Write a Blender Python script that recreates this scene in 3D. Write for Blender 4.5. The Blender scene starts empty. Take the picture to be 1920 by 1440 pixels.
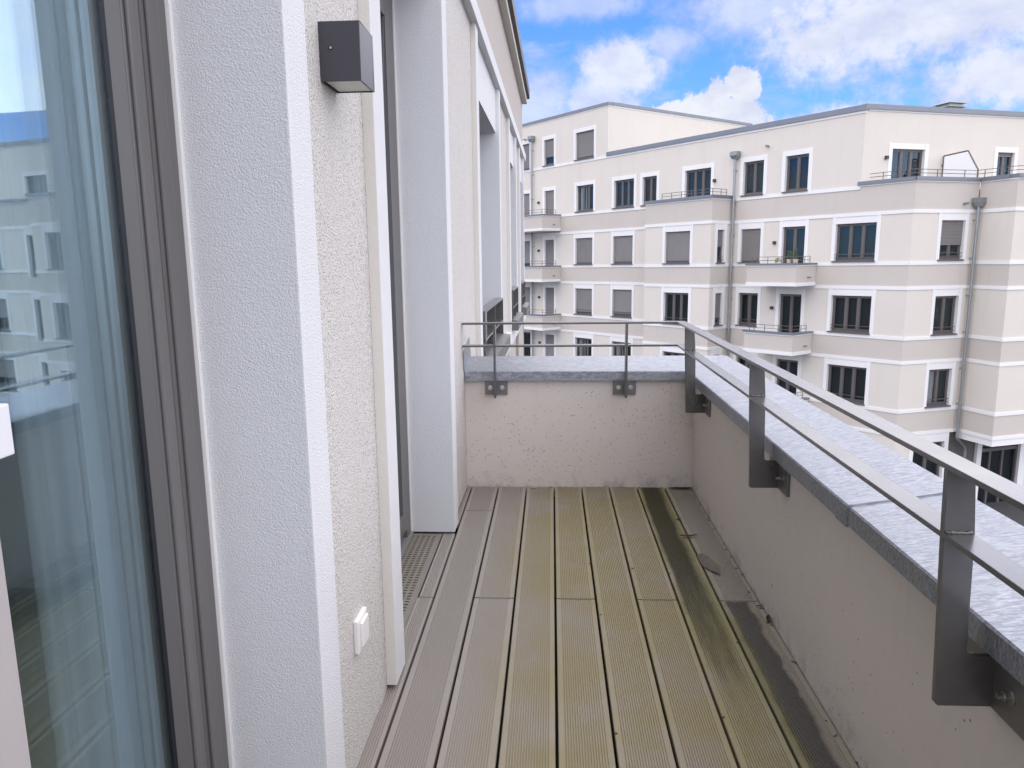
import bpy, bmesh, math, random
from mathutils import Vector, Matrix
random.seed(7)
R = math.radians
S = bpy.context.scene
COL = S.collection

# ------------------------------------------------------------------ camera
CAM_H = 1.255
cam_d = bpy.data.cameras.new('camera'); cam = bpy.data.objects.new('camera', cam_d); COL.objects.link(cam)
right = Vector((0.99855393, 0.05263484, -0.01093754))
down = Vector((-0.00180383, -0.17053502, -0.98534996))
fwd = Vector((-0.05372897, 0.98394481, -0.17019347))
m = Matrix.Identity(4)
for i in range(3):
    m[i][0], m[i][1], m[i][2] = right[i], -down[i], -fwd[i]
m[2][3] = CAM_H
cam.matrix_world = m
cam_d.sensor_width = 36.0
cam_d.lens = 1388.74 / 1920 * 36
cam_d.clip_start = 0.02
cam_d.clip_end = 2000
S.camera = cam

# ------------------------------------------------------------------ node helpers
class NT:
    def __init__(s, tree): s.t = tree; s.n = tree.nodes; s.l = tree.links
    def new(s, typ, **kw):
        o = s.n.new(typ)
        for k, v in kw.items(): setattr(o, k, v)
        return o
    def put(s, sock, val):
        if hasattr(val, 'links') or isinstance(val, bpy.types.NodeSocket): s.l.new(val, sock)
        elif val is not None: sock.default_value = val
    def math(s, op, a, b=None, c=None, clamp=False):
        o = s.new('ShaderNodeMath', operation=op, use_clamp=clamp)
        s.put(o.inputs[0], a)
        if b is not None: s.put(o.inputs[1], b)
        if c is not None: s.put(o.inputs[2], c)
        return o.outputs[0]
    def mix(s, f, a, b, mode='MIX'):
        o = s.new('ShaderNodeMix', data_type='RGBA', blend_type=mode)
        s.put(o.inputs[0], f); s.put(o.inputs[6], col4(a)); s.put(o.inputs[7], col4(b))
        return o.outputs[2]
    def ss(s, x, a, b):       # smoothstep a..b -> 0..1
        o = s.new('ShaderNodeMapRange', interpolation_type='SMOOTHSTEP')
        s.put(o.inputs[0], x); o.inputs[1].default_value = a; o.inputs[2].default_value = b
        o.inputs[3].default_value = 0; o.inputs[4].default_value = 1
        return o.outputs[0]
    def noise(s, vec, scale, detail=3, rough=.5, out=0, dist=0):
        o = s.new('ShaderNodeTexNoise'); s.put(o.inputs['Vector'], vec)
        o.inputs['Scale'].default_value = scale; o.inputs['Detail'].default_value = detail
        o.inputs['Roughness'].default_value = rough; o.inputs['Distortion'].default_value = dist
        return o.outputs[out]
    def vor(s, vec, scale, feature='F1', out=0, rand=1):
        o = s.new('ShaderNodeTexVoronoi', feature=feature); s.put(o.inputs['Vector'], vec)
        o.inputs['Scale'].default_value = scale; o.inputs['Randomness'].default_value = rand
        return o.outputs[out]
    def mapv(s, vec, scale=(1, 1, 1), loc=(0, 0, 0), rot=(0, 0, 0)):
        o = s.new('ShaderNodeMapping'); s.put(o.inputs[0], vec)
        o.inputs[1].default_value = loc; o.inputs[2].default_value = rot; o.inputs[3].default_value = scale
        return o.outputs[0]
    def bump(s, h, strength=1, dist=.001):
        o = s.new('ShaderNodeBump'); s.put(o.inputs['Height'], h)
        o.inputs['Strength'].default_value = strength; o.inputs['Distance'].default_value = dist
        return o.outputs[0]
    def sep(s, vec):
        o = s.new('ShaderNodeSeparateXYZ'); s.put(o.inputs[0], vec); return o.outputs
def col4(c):
    if isinstance(c, (tuple, list)) and len(c) == 3: return (c[0], c[1], c[2], 1)
    return c

# ------------------------------------------------------------------ world: sky with clouds
SUN_EL, SUN_AZ = 80, 150          # degrees; azimuth clockwise from +Y
W = bpy.data.worlds.new('World'); S.world = W; W.use_nodes = True
W.node_tree.nodes.clear()
w = NT(W.node_tree)
sky = w.new('ShaderNodeTexSky', sky_type='NISHITA', sun_disc=False)
sky.sun_elevation = R(SUN_EL); sky.sun_rotation = R(SUN_AZ); sky.air_density = 1.0; sky.dust_density = .3; sky.ozone_density = 2.5
tc = w.new('ShaderNodeTexCoord').outputs['Generated']
dx, dy, dz = w.sep(tc)
az = w.math('MULTIPLY', w.math('ARCTAN2', dx, dy), 180 / math.pi)
el = w.math('MULTIPLY', w.math('ARCSINE', dz), 180 / math.pi)
# cloud-plane coordinates
pz = w.math('ADD', w.math('MAXIMUM', dz, 0.0), .16)
cv = w.new('ShaderNodeCombineXYZ')
w.put(cv.inputs[0], w.math('DIVIDE', dx, pz)); w.put(cv.inputs[1], w.math('DIVIDE', dy, pz)); cv.inputs[2].default_value = 3.7
cvec = cv.outputs[0]
n1 = w.noise(cvec, 1.5, 8, .58, dist=.3)
n2_ = w.noise(tc, 9.0, 6, .62)
n3 = w.noise(tc, 34.0, 7, .66)
# billows (heaped) field in direction space
bil = w.math('ADD', w.math('MULTIPLY', w.math('SUBTRACT', n2_, .5), 1.1), w.math('MULTIPLY', w.math('SUBTRACT', n3, .5), 1.15))
def blob(a0, e0, ra, re, soft=.45, k=1.0):
    a = w.math('DIVIDE', w.math('SUBTRACT', az, a0), ra)
    e = w.math('DIVIDE', w.math('SUBTRACT', el, e0), re)
    d = w.math('SQRT', w.math('ADD', w.math('MULTIPLY', a, a), w.math('MULTIPLY', e, e)))
    d = w.math('SUBTRACT', d, w.math('MULTIPLY', bil, 1.5))
    return w.math('MULTIPLY', w.math('SUBTRACT', 1.0, w.ss(d, 1 - soft, 1 + soft)), k)
blobs = [blob(11.8, 9.6, 3.6, 2.1, .12), blob(13.6, 11.3, 1.3, 1.5, .12), blob(9.6, 9.2, 2.2, 1.6, .15),
         blob(5.2, 13.2, 3.2, 1.7, .5, .92), blob(3.4, 10.8, 2.6, 2.2, .6, .85), blob(8.5, 14.4, 2.2, 1.1, .6, .7),
         blob(25.0, 14.6, 10.0, 3.2, .5, .95), blob(29.5, 10.5, 6.5, 1.9, .5, .95), blob(14.6, 16.3, 5.0, 1.7, .7, .75),
         blob(-1.0, 10.5, 3.2, 2.8, .7, .75), blob(1.5, 17.2, 4.0, .9, .6, .6), blob(20.5, 8.4, 5.0, 1.3, .4, .9)]
cl = blobs[0]
for b in blobs[1:]: cl = w.math('MAXIMUM', cl, b)
# outside the part of the sky seen in the picture the same broken cloud deck goes on
deck_c = w.ss(n1, .40, .60)
fr = w.math('MULTIPLY', w.ss(az, -14, -4), w.math('SUBTRACT', 1.0, w.ss(az, 32, 44)))
fr = w.math('MULTIPLY', fr, w.math('SUBTRACT', 1.0, w.ss(el, 17, 24)))
wisp = w.math('MULTIPLY', w.ss(w.noise(w.mapv(tc, (5, 5, 16), rot=(.0, .25, 0)), 1.6, 7, .6), .52, .74), .5)
inside = w.math('MAXIMUM', cl, wisp)
mask = w.math('ADD', w.math('MULTIPLY', inside, fr), w.math('MULTIPLY', deck_c, w.math('SUBTRACT', 1.0, fr)))
shade = w.math('ADD', w.math('MULTIPLY', w.noise(w.mapv(tc, (1, 1, 1.8)), 16, 7, .62), .75), w.math('MULTIPLY', mask, .25), clamp=True)
skycol = w.mix(1.0, sky.outputs[0], (.47, .78, 1.42), 'MULTIPLY')
cloudcol = w.mix(w.ss(shade, .35, .8), (3.2, 3.5, 4.7), (4.8, 4.95, 5.4))
final = w.mix(mask, skycol, cloudcol)
bg = w.new('ShaderNodeBackground'); w.put(bg.inputs[0], final); bg.inputs[1].default_value = .05
wo = w.new('ShaderNodeOutputWorld'); w.l.new(bg.outputs[0], wo.inputs[0])

# ------------------------------------------------------------------ sun, exposure
sd = bpy.data.lights.new('sun', 'SUN'); sd.energy = 1.5; sd.angle = R(170); sd.color = (1, .915, .80)
sun = bpy.data.objects.new('sun', sd); COL.objects.link(sun)
sv = Vector((math.sin(R(SUN_AZ)) * math.cos(R(SUN_EL)), math.cos(R(SUN_AZ)) * math.cos(R(SUN_EL)), math.sin(R(SUN_EL))))
sun.rotation_euler = sv.to_track_quat('Z', 'Y').to_euler(); sun.location = sv * 60
vs = S.view_settings
vs.view_transform = 'Standard'; vs.look = 'None'; vs.gamma = 1; vs.exposure = 1.9
try: vs.use_curve_mapping = False
except Exception: pass
S.render.engine = 'CYCLES'
S.cycles.transparent_max_bounces = 24
S.cycles.max_bounces = 10

# ------------------------------------------------------------------ materials
def mat(name):
    m = bpy.data.materials.new(name); m.use_nodes = True
    nt = NT(m.node_tree)
    p = m.node_tree.nodes['Principled BSDF']
    return m, nt, p, nt.new('ShaderNodeNewGeometry').outputs['Position']
def simple(name, c, rough=.6, metal=0., var=.0, vscale=3., spec=.5, bump=0, bscale=100):
    m, t, p, pos = mat(name)
    if var:
        f = t.noise(pos, vscale, 4, .55)
        t.put(p.inputs['Base Color'], t.mix(f, [x * (1 - var) for x in c], [min(1, x * (1 + var)) for x in c]))
    else: p.inputs['Base Color'].default_value = col4(c)
    p.inputs['Roughness'].default_value = rough; p.inputs['Metallic'].default_value = metal
    p.inputs['Specular IOR Level'].default_value = spec
    if bump: t.put(p.inputs['Normal'], t.bump(t.noise(pos, bscale, 3), 1, bump))
    return m
def stucco(name, c, scale, depth, pit=.0, streak=.05):
    m, t, p, pos = mat(name)
    n = t.noise(pos, scale, 2.5, .55, dist=.4)
    big = t.noise(pos, 2.2, 4, .6)
    st = t.noise(t.mapv(pos, (9, 9, .7)), 1, 4, .6)
    c0 = t.mix(big, [x * .965 for x in c], [min(.9, x * 1.03) for x in c])
    c0 = t.mix(t.math('MULTIPLY', t.ss(st, .55, .8), streak * 2), c0, [x * .8 for x in c])
    if pit:
        f = t.math('MULTIPLY', t.math('SUBTRACT', 1.0, t.ss(n, .34, .5)), pit)
        c0 = t.mix(f, c0, [c[0] * .45, c[1] * .42, c[2] * .38])
    t.put(p.inputs['Base Color'], c0); p.inputs['Roughness'].default_value = .9; p.inputs['Specular IOR Level'].default_value = .2
    t.put(p.inputs['Normal'], t.bump(n, 1.0, depth))
    return m
M = {}
M['white_stucco'] = stucco('white fine render', (.71, .712, .725), 300, .003)
M['rough_stucco'] = stucco('cream rough render', (.69, .665, .635), 235, .0055, .9)
M['smooth_cream'] = simple('smooth cream render', (.66, .63, .58), .85, var=.03, bump=.0012, bscale=160)
M['taupe_render'] = stucco('taupe render', (.50, .455, .42), 240, .003)
def facade(name, c):
    m, t, p, pos = mat(name)
    a = t.noise(pos, .55, 5, .6); b = t.noise(t.mapv(pos, (2.2, 2.2, .22)), 1, 5, .62); g = t.noise(pos, 30, 2)
    k = t.mix(a, [x * .95 for x in c], [x * 1.035 for x in c])
    k = t.mix(t.math('MULTIPLY', t.ss(b, .50, .80), .24), k, [c[0] * .80, c[1] * .79, c[2] * .77])
    k = t.mix(t.math('MULTIPLY', g, .08), k, [x * .8 for x in c])
    t.put(p.inputs['Base Color'], k); p.inputs['Roughness'].default_value = .92; p.inputs['Specular IOR Level'].default_value = .15
    t.put(p.inputs['Normal'], t.bump(t.noise(pos, 60, 2), .5, .004))
    return m
M['far_cream'] = facade('far cream render', (.66, .618, .562))
M['far_taupe'] = facade('far taupe render', (.555, .512, .468))
M['far_white'] = facade('far white trim', (.77, .765, .76))
M['far_coping'] = simple('far zinc coping', (.20, .215, .245), .45, .4, .12, 1.5)
M['far_pipe'] = simple('far zinc pipe', (.30, .32, .33), .45, .7, .15, 3)
M['frame'] = simple('umber grey frame lacquer', (.122, .116, .114), .38, 0, .06, 6)
M['far_frame'] = simple('dark brown window frame', (.115, .103, .101), .4, 0, .1, 4)
M['lit_frame'] = simple('lit grey stile', (.42, .39, .385), .4)  # frame grey made paler, the light on the stile put into its colour
M['gasket'] = simple('black rubber gasket', (.012, .013, .018), .5)
M['black_gap'] = simple('dark joint', (.012, .012, .012), .9)
M['shutter'] = simple('grey roller shutter', (.20, .19, .185), .5, .1, .1, 1.2)
M['curtain'] = simple('pale curtain', (.6, .58, .55), .9)
M['sheer'] = simple('pale curtain cloth', (.78, .80, .82), .9)
M['interior'] = simple('dim interior', (.22, .21, .2), .9)
M['core'] = simple('painted room shade', (.035, .035, .04), .95)
M['handle'] = simple('white lacquered handle', (.72, .72, .75), .35)
M['plastic'] = simple('white switch plastic', (.78, .77, .75), .35)
M['anthracite'] = simple('anthracite lamp lacquer', (.055, .055, .066), .42, .25, .05, 30)
M['frosted'] = simple('frosted lamp glass', (.62, .63, .58), .35, 0, .12, 120)
M['steel'] = simple('stainless bolt', (.55, .54, .52), .3, 1)
M['plate'] = simple('bare galvanised bracket plate', (.19, .18, .175), .45, .5, .12, 40)
M['asphalt'] = simple('asphalt', (.05, .05, .052), .95, 0, .15, 2)
M['paving'] = simple('pavement slabs', (.24, .235, .225), .9, 0, .1, 2)
M['membrane'] = simple('dark roof membrane', (.012, .012, .012), .95)
M['leaf_brown'] = simple('wet dead leaf', (.03, .02, .012), .6, 0, .3, 60)
M['leaf_grey'] = simple('dry dead leaf', (.13, .115, .1), .7, 0, .4, 50)
M['terracotta'] = simple('pale clay pot', (.55, .42, .33), .8)
M['green'] = simple('green foliage', (.05, .10, .03), .6, 0, .35, 20)
M['lime'] = simple('yellow green foliage', (.20, .24, .03), .6, 0, .3, 20)
M['threshold'] = simple('grey door threshold', (.30, .30, .295), .5, .3)
M['roof_edge'] = simple('dark roof edge sheet', (.03, .03, .035), .5, .3)
def railmat():
    m, t, p, pos = mat('grey brown rail lacquer')
    n = t.noise(pos, 40, 4)
    t.put(p.inputs['Base Color'], t.mix(n, (.068, .066, .066), (.092, .089, .088)))
    t.put(p.inputs['Roughness'], t.math('ADD', .17, t.math('MULTIPLY', t.noise(pos, 9, 4), .16)))
    p.inputs['Coat Weight'].default_value = .5; p.inputs['Coat IOR'].default_value = 1.6; p.inputs['Coat Roughness'].default_value = .22
    t.put(p.inputs['Normal'], t.bump(t.noise(pos, 25, 2), .25, .002))
    return m
M['rail'] = railmat()
def zinc():
    m, t, p, pos = mat('galvanised zinc coping')
    v = t.vor(t.mapv(pos, (.45, 1.3, 1)), 190, out=1)
    vx = t.sep(v)[0]
    st = t.noise(t.mapv(pos, (28, 190, 60)), 1, 6, .72)
    big = t.noise(pos, 4, 5, .6)
    f = t.math('ADD', t.math('MULTIPLY', vx, .14), t.math('MULTIPLY', st, .9))
    c = t.mix(t.ss(f, .34, .74), (.20, .215, .25), (.43, .45, .485))
    c = t.mix(t.math('MULTIPLY', t.ss(big, .48, .72), .4), c, (.29, .305, .335))
    px, py, pz = t.sep(pos)
    # water marks on the upturned fascia
    wm = t.ss(t.noise(t.mapv(pos, (90, 90, 6)), 1, 4, .6), .5, .7)
    fa = t.math('SUBTRACT', 1.0, t.ss(pz, .640, .646))
    c = t.mix(t.math('MULTIPLY', t.math('MULTIPLY', wm, fa), .45), c, (.24, .255, .28))
    # chalky dried puddles
    pd = t.math('MULTIPLY', t.ss(t.noise(t.mapv(pos, loc=(3, 1, 0)), 7, 5, .65), .58, .63), .22)
    c = t.mix(pd, c, (.47, .48, .50))
    t.put(p.inputs['Base Color'], c); p.inputs['Metallic'].default_value = .65
    t.put(p.inputs['Roughness'], t.math('ADD', .36, t.math('MULTIPLY', f, .16)))
    t.put(p.inputs['Normal'], t.bump(t.noise(t.mapv(pos, (45, 170, 120)), 1, 3, .6), .5, .0018))
    return m
M['zinc'] = zinc()
def concrete():
    m, t, p, pos = mat('taupe painted concrete with blowholes')
    px, py, pz = t.sep(pos)
    big = t.noise(pos, 1.8, 5, .6); fine = t.noise(pos, 26, 4, .6)
    c = t.mix(big, (.59, .535, .49), (.645, .585, .535))
    c = t.mix(t.math('MULTIPLY', t.ss(fine, .5, .8), .25), c, (.50, .45, .415))
    dr = t.math('MULTIPLY', t.ss(t.noise(t.mapv(pos, (16, 16, .5)), 1, 5, .65), .55, .78), t.ss(pz, .1, .6))
    c = t.mix(t.math('MULTIPLY', dr, .28), c, (.38, .34, .31))
    wv = t.new('ShaderNodeVectorMath', operation='ADD'); t.put(wv.inputs[0], pos)
    t.put(wv.inputs[1], t.noise(pos, 14, 2, out=1))
    dens = t.noise(pos, 2.7, 3, .6)
    # small blowholes: voronoi cells with a random radius; more of them on the far wall
    d1 = t.vor(pos, 38); r1 = t.sep(t.vor(pos, 38, out=1))[0]
    d2 = t.vor(t.mapv(pos, (1, 1, .55)), 22); r2 = t.sep(t.vor(t.mapv(pos, (1, 1, .55)), 22, out=1))[1]
    d3 = t.vor(pos, 85); r3 = t.sep(t.vor(pos, 85, out=1))[2]
    far = t.ss(py, 3.90, 3.938)
    low = t.math('SUBTRACT', 1.0, t.ss(pz, .0, .35))
    k = t.math('ADD', t.math('MULTIPLY', far, .17), t.math('MULTIPLY', low, .05))
    k = t.math('ADD', k, t.math('MULTIPLY', t.math('SUBTRACT', dens, .5), .5))
    def hole(d, r, thr, size, s):
        pick = t.math('LESS_THAN', r, t.math('ADD', k, thr))
        return t.math('MULTIPLY', pick, t.math('SUBTRACT', 1.0, t.ss(d, size, size + s)))
    h = t.math('MAXIMUM', hole(d1, r1, .06, .075, .05), t.math('MAXIMUM', hole(d2, r2, .0, .06, .04), hole(d3, r3, .02, .15, .10)))
    c = t.mix(t.math('MULTIPLY', h, .78), c, (.07, .06, .052))
    # grime creeping up from the deck
    gr = t.math('MULTIPLY', t.math('SUBTRACT', 1.0, t.ss(pz, .0, .10)), t.ss(t.noise(pos, 9, 5, .7), .42, .72))
    c = t.mix(t.math('MULTIPLY', gr, .55), c, (.16, .14, .115))
    t.put(p.inputs['Base Color'], c); p.inputs['Roughness'].default_value = .78; p.inputs['Specular IOR Level'].default_value = .3
    hh = t.math('SUBTRACT', t.math('MULTIPLY', t.noise(pos, 55, 3), .25), h)
    t.put(p.inputs['Normal'], t.bump(hh, .9, .003))
    return m
M['concrete'] = concrete()
def deckmat():
    m, t, p, pos = mat('ribbed composite deck')
    px, py, pz = t.sep(pos)
    oi = t.new('ShaderNodeObjectInfo'); rnd = oi.outputs['Random']
    base = t.mix(rnd, (.285, .26, .243), (.33, .30, .278))
    base = t.mix(t.math('MULTIPLY', t.noise(t.mapv(pos, (120, 3, 1)), 1, 4), .35), base, (.25, .225, .21))
    # algae film
    al = t.math('ADD', t.noise(pos, 2.3, 6, .62), t.math('MULTIPLY', t.noise(pos, 11, 4, .6), .3))
    prof = t.math('MULTIPLY', t.ss(px, -.36, .03), t.math('SUBTRACT', 1.0, t.math('MULTIPLY', t.ss(px, .595, .63), .75)))
    side = t.math('MULTIPLY', t.math('SUBTRACT', 1.0, t.ss(px, -.47, -.40)), .6)
    prof = t.math('SUBTRACT', prof, side, clamp=True)
    a = t.math('MULTIPLY', t.ss(al, .28, .80), t.math('ADD', t.math('MULTIPLY', prof, .95), .12))
    c = t.mix(a, base, (.27, .232, .135))
    br = t.math('MULTIPLY', t.ss(t.noise(t.mapv(pos, loc=(4, 2, 0)), 3.1, 5, .6), .55, .8), prof)
    c = t.mix(t.math('MULTIPLY', br, .55), c, (.31, .245, .165))
    # wet black-olive streak along the board second from the right wall
    nz = t.math('MULTIPLY', t.math('SUBTRACT', t.noise(t.mapv(pos, (9, 3, 1)), 1, 5, .65), .5), .05)
    nl = t.math('MULTIPLY', t.math('SUBTRACT', t.noise(t.mapv(pos, (30, 2, 1)), 1, 4, .65), .5), 1.3)
    xx = t.math('ADD', px, nz)
    band = t.math('MULTIPLY', t.ss(xx, .468, .492), t.math('SUBTRACT', 1.0, t.ss(t.math('SUBTRACT', xx, t.math('MULTIPLY', t.ss(py, 3.9, 3.0), 0.0)), .565, .592)))
    yl = t.ss(t.math('ADD', py, nl), 1.95, 2.75)
    wet1 = t.math('MULTIPLY', band, yl)
    halo = t.math('MULTIPLY', t.math('MULTIPLY', t.ss(xx, .455, .48), t.math('SUBTRACT', 1.0, t.ss(xx, .60, .64))), t.ss(t.math('ADD', py, nl), 1.5, 2.5))
    c = t.mix(t.math('MULTIPLY', halo, .5), c, (.17, .16, .05))
    c = t.mix(t.math('MULTIPLY', wet1, .9), c, (.030, .027, .012))
    # black wet patch on the near half of the last board
    nb = t.math('ADD', px, t.math('MULTIPLY', t.math('SUBTRACT', t.noise(pos, 8, 5, .65), .5), .05))
    w2 = t.math('MULTIPLY', t.ss(nb, .622, .642), t.math('SUBTRACT', 1.0, t.ss(nb, .705, .722)))
    w2 = t.math('MULTIPLY', w2, t.math('SUBTRACT', 1.0, t.ss(py, 2.570, 2.578)))
    c = t.mix(t.math('MULTIPLY', w2, .86), c, (.06, .057, .056))
    g2 = t.math('MULTIPLY', t.math('MULTIPLY', t.ss(px, .612, .616), t.math('SUBTRACT', 1.0, t.ss(nb, .63, .66))), t.math('SUBTRACT', 1.0, t.ss(py, 2.4, 2.58)))
    c = t.mix(t.math('MULTIPLY', g2, .6), c, (.13, .12, .03))
    # dirt lines along board edges, specks
    sp = t.math('MULTIPLY', t.math('SUBTRACT', 1.0, t.ss(t.vor(pos, 60), .04, .10)), t.math('LESS_THAN', t.sep(t.vor(pos, 60, out=1))[0], .06))
    c = t.mix(t.math('MULTIPLY', sp, .7), c, (.06, .05, .035))
    t.put(p.inputs['Base Color'], c)
    wet = t.math('MAXIMUM', wet1, w2)
    t.put(p.inputs['Roughness'], t.math('SUBTRACT', .72, t.math('MULTIPLY', wet, .32)))
    p.inputs['Specular IOR Level'].default_value = .35
    t.put(p.inputs['Normal'], t.bump(t.noise(pos, 300, 2), .4, .0004))
    return m
M['deck'] = deckmat()
def grate():
    return simple('galvanised drain grate', (.33, .295, .25), .5, .55, .12, 30)
M['grate'] = grate()
def glass(name, tint, ior=1.52, gr=0.0):
    m = bpy.data.materials.new(name); m.use_nodes = True
    t = NT(m.node_tree); t.n.clear()
    ge = t.new('ShaderNodeNewGeometry'); dp = t.new('ShaderNodeVectorMath', operation='DOT_PRODUCT')
    t.l.new(ge.outputs['Incoming'], dp.inputs[0]); t.l.new(ge.outputs['Normal'], dp.inputs[1])
    c = t.math('ABSOLUTE', dp.outputs['Value']); r0 = ((ior - 1) / (ior + 1)) ** 2
    fr = t.math('ADD', r0, t.math('MULTIPLY', 1 - r0, t.math('POWER', t.math('SUBTRACT', 1.0, c), 5.0)))
    tr = t.new('ShaderNodeBsdfTransparent'); tr.inputs[0].default_value = col4(tint)
    gl = t.new('ShaderNodeBsdfGlossy'); gl.inputs['Roughness'].default_value = gr
    gl.inputs['Color'].default_value = (.70, .88, .96, 1)
    mx = t.new('ShaderNodeMixShader'); t.l.new(fr, mx.inputs[0]); t.l.new(tr.outputs[0], mx.inputs[1]); t.l.new(gl.outputs[0], mx.inputs[2])
    o = t.new('ShaderNodeOutputMaterial'); t.l.new(mx.outputs[0], o.inputs[0])
    return m
M['glass'] = glass('insulating glass', (.95, .965, .97), 2.25)
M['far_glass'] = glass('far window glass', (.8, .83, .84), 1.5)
M['screen_glass'] = simple('satin privacy glass', (.9, .91, .92), .25)
M['screen_glass'].node_tree.nodes['Principled BSDF'].inputs['Transmission Weight'].default_value = .0

# ------------------------------------------------------------------ geometry helpers
def link(o, parent=None):
    COL.objects.link(o)
    if parent is not None: o.parent = parent
    return o
def root_loc(o):
    while o is not None and o.parent is not None: o = o.parent
    return Vector(o.location) if o is not None else Vector((0, 0, 0))
def tag(o, label=None, cat=None, group=None, kind=None):
    if label: o['label'] = label
    if cat: o['category'] = cat
    if group: o['group'] = group
    if kind: o['kind'] = kind
    return o
def thing(name, label, cat, loc, group=None):
    o = bpy.data.objects.new(name, None); o.empty_display_size = .1; o.location = loc
    link(o); return tag(o, label, cat, group)
ID = lambda a, b, c: (a, b, c)
class MB:
    def __init__(s): s.v = []; s.f = []
    def hexa(s, pts):
        i = len(s.v); s.v += [tuple(p) for p in pts]
        for q in ((0, 3, 2, 1), (4, 5, 6, 7), (0, 1, 5, 4), (1, 2, 6, 5), (2, 3, 7, 6), (3, 0, 4, 7)):
            s.f.append([i + k for k in q])
        return s
    def box(s, a0, a1, b0, b1, c0, c1, F=ID):
        return s.hexa([F(a0, b0, c0), F(a1, b0, c0), F(a1, b1, c0), F(a0, b1, c0),
                       F(a0, b0, c1), F(a1, b0, c1), F(a1, b1, c1), F(a0, b1, c1)])
    def prism(s, poly, fa, fb):     # poly list of 2-tuples, fa/fb map a 2-tuple to the two end points
        i = len(s.v); n = len(poly)
        s.v += [tuple(fa(*p)) for p in poly] + [tuple(fb(*p)) for p in poly]
        s.f.append([i + k for k in range(n)][::-1]); s.f.append([i + n + k for k in range(n)])
        for k in range(n):
            j = (k + 1) % n; s.f.append([i + k, i + j, i + n + j, i + n + k])
        return s
    def tube(s, pts, r, seg=8):
        pts = [Vector(p) for p in pts]; rings = []
        for k, p in enumerate(pts):
            d = (pts[min(k + 1, len(pts) - 1)] - pts[max(k - 1, 0)]).normalized()
            a = d.orthogonal().normalized() if k == 0 else (prev - d * prev.dot(d)).normalized()
            prev = a; b = d.cross(a); i = len(s.v); rr = r[k] if isinstance(r, (list, tuple)) else r
            for q in range(seg):
                t = 2 * math.pi * q / seg; s.v.append(tuple(p + a * math.cos(t) * rr + b * math.sin(t) * rr))
            rings.append(i)
        for a, b in zip(rings, rings[1:]):
            for q in range(seg):
                s.f.append([a + q, a + (q + 1) % seg, b + (q + 1) % seg, b + q])
        s.f.append([rings[0] + q for q in range(seg)][::-1]); s.f.append([rings[-1] + q for q in range(seg)])
        return s
    def build(s, name, mt, parent=None, bevel=0, smooth=False, label=None):
        me = bpy.data.meshes.new(name); off = root_loc(parent)
        me.from_pydata([Vector(v) - off for v in s.v], [], s.f)
        bm = bmesh.new(); bm.from_mesh(me); bmesh.ops.recalc_face_normals(bm, faces=bm.faces)
        if bevel:
            bmesh.ops.remove_doubles(bm, verts=bm.verts, dist=1e-5)
            ed = [e for e in bm.edges if len(e.link_faces) == 2 and e.calc_face_angle(0) > .5]
            bmesh.ops.bevel(bm, geom=ed, offset=bevel, segments=2, profile=.6, affect='EDGES', clamp_overlap=True)
        bm.to_mesh(me); bm.free()
        if isinstance(mt, str): mt = M[mt]
        me.materials.append(mt)
        if smooth:
            for p_ in me.polygons: p_.use_smooth = True
        o = bpy.data.objects.new(name, me); link(o, parent)
        if label: o['label'] = label
        return o

# ==================================================================  SETTING: ground
tag(MB().box(-400, 400, -300, 600, -9.9, -9.72).build('street', 'asphalt'), 'dark asphalt street far below the balcony', 'street', kind='structure')

# ==================================================================  OPPOSITE BUILDING
E2 = Vector((14.1, 30.42, 0))
U1 = Vector((0.63484973, -0.77263563, 0)); N1 = Vector((-0.77263563, -0.63484973, 0)); SH = .0103
V2 = Vector((math.cos(R(19)), math.sin(R(19)), 0)); N2 = Vector((V2.y, -V2.x, 0))
def F1(s, d, z): return E2 + U1 * s + N1 * d + Vector((0, 0, z + SH * s))
def F2(s, d, z): return E2 + V2 * s + N2 * d + Vector((0, 0, z))
C2 = E2 + U1 * -2.2
def F3(s, d, z): return C2 + V2 * s + N2 * d + Vector((0, 0, z))
OB = thing('apartment_building', 'long cream and taupe apartment block across the street with white banding and dark windows', 'apartment building', (14.1, 30.42, -9.72))

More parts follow.
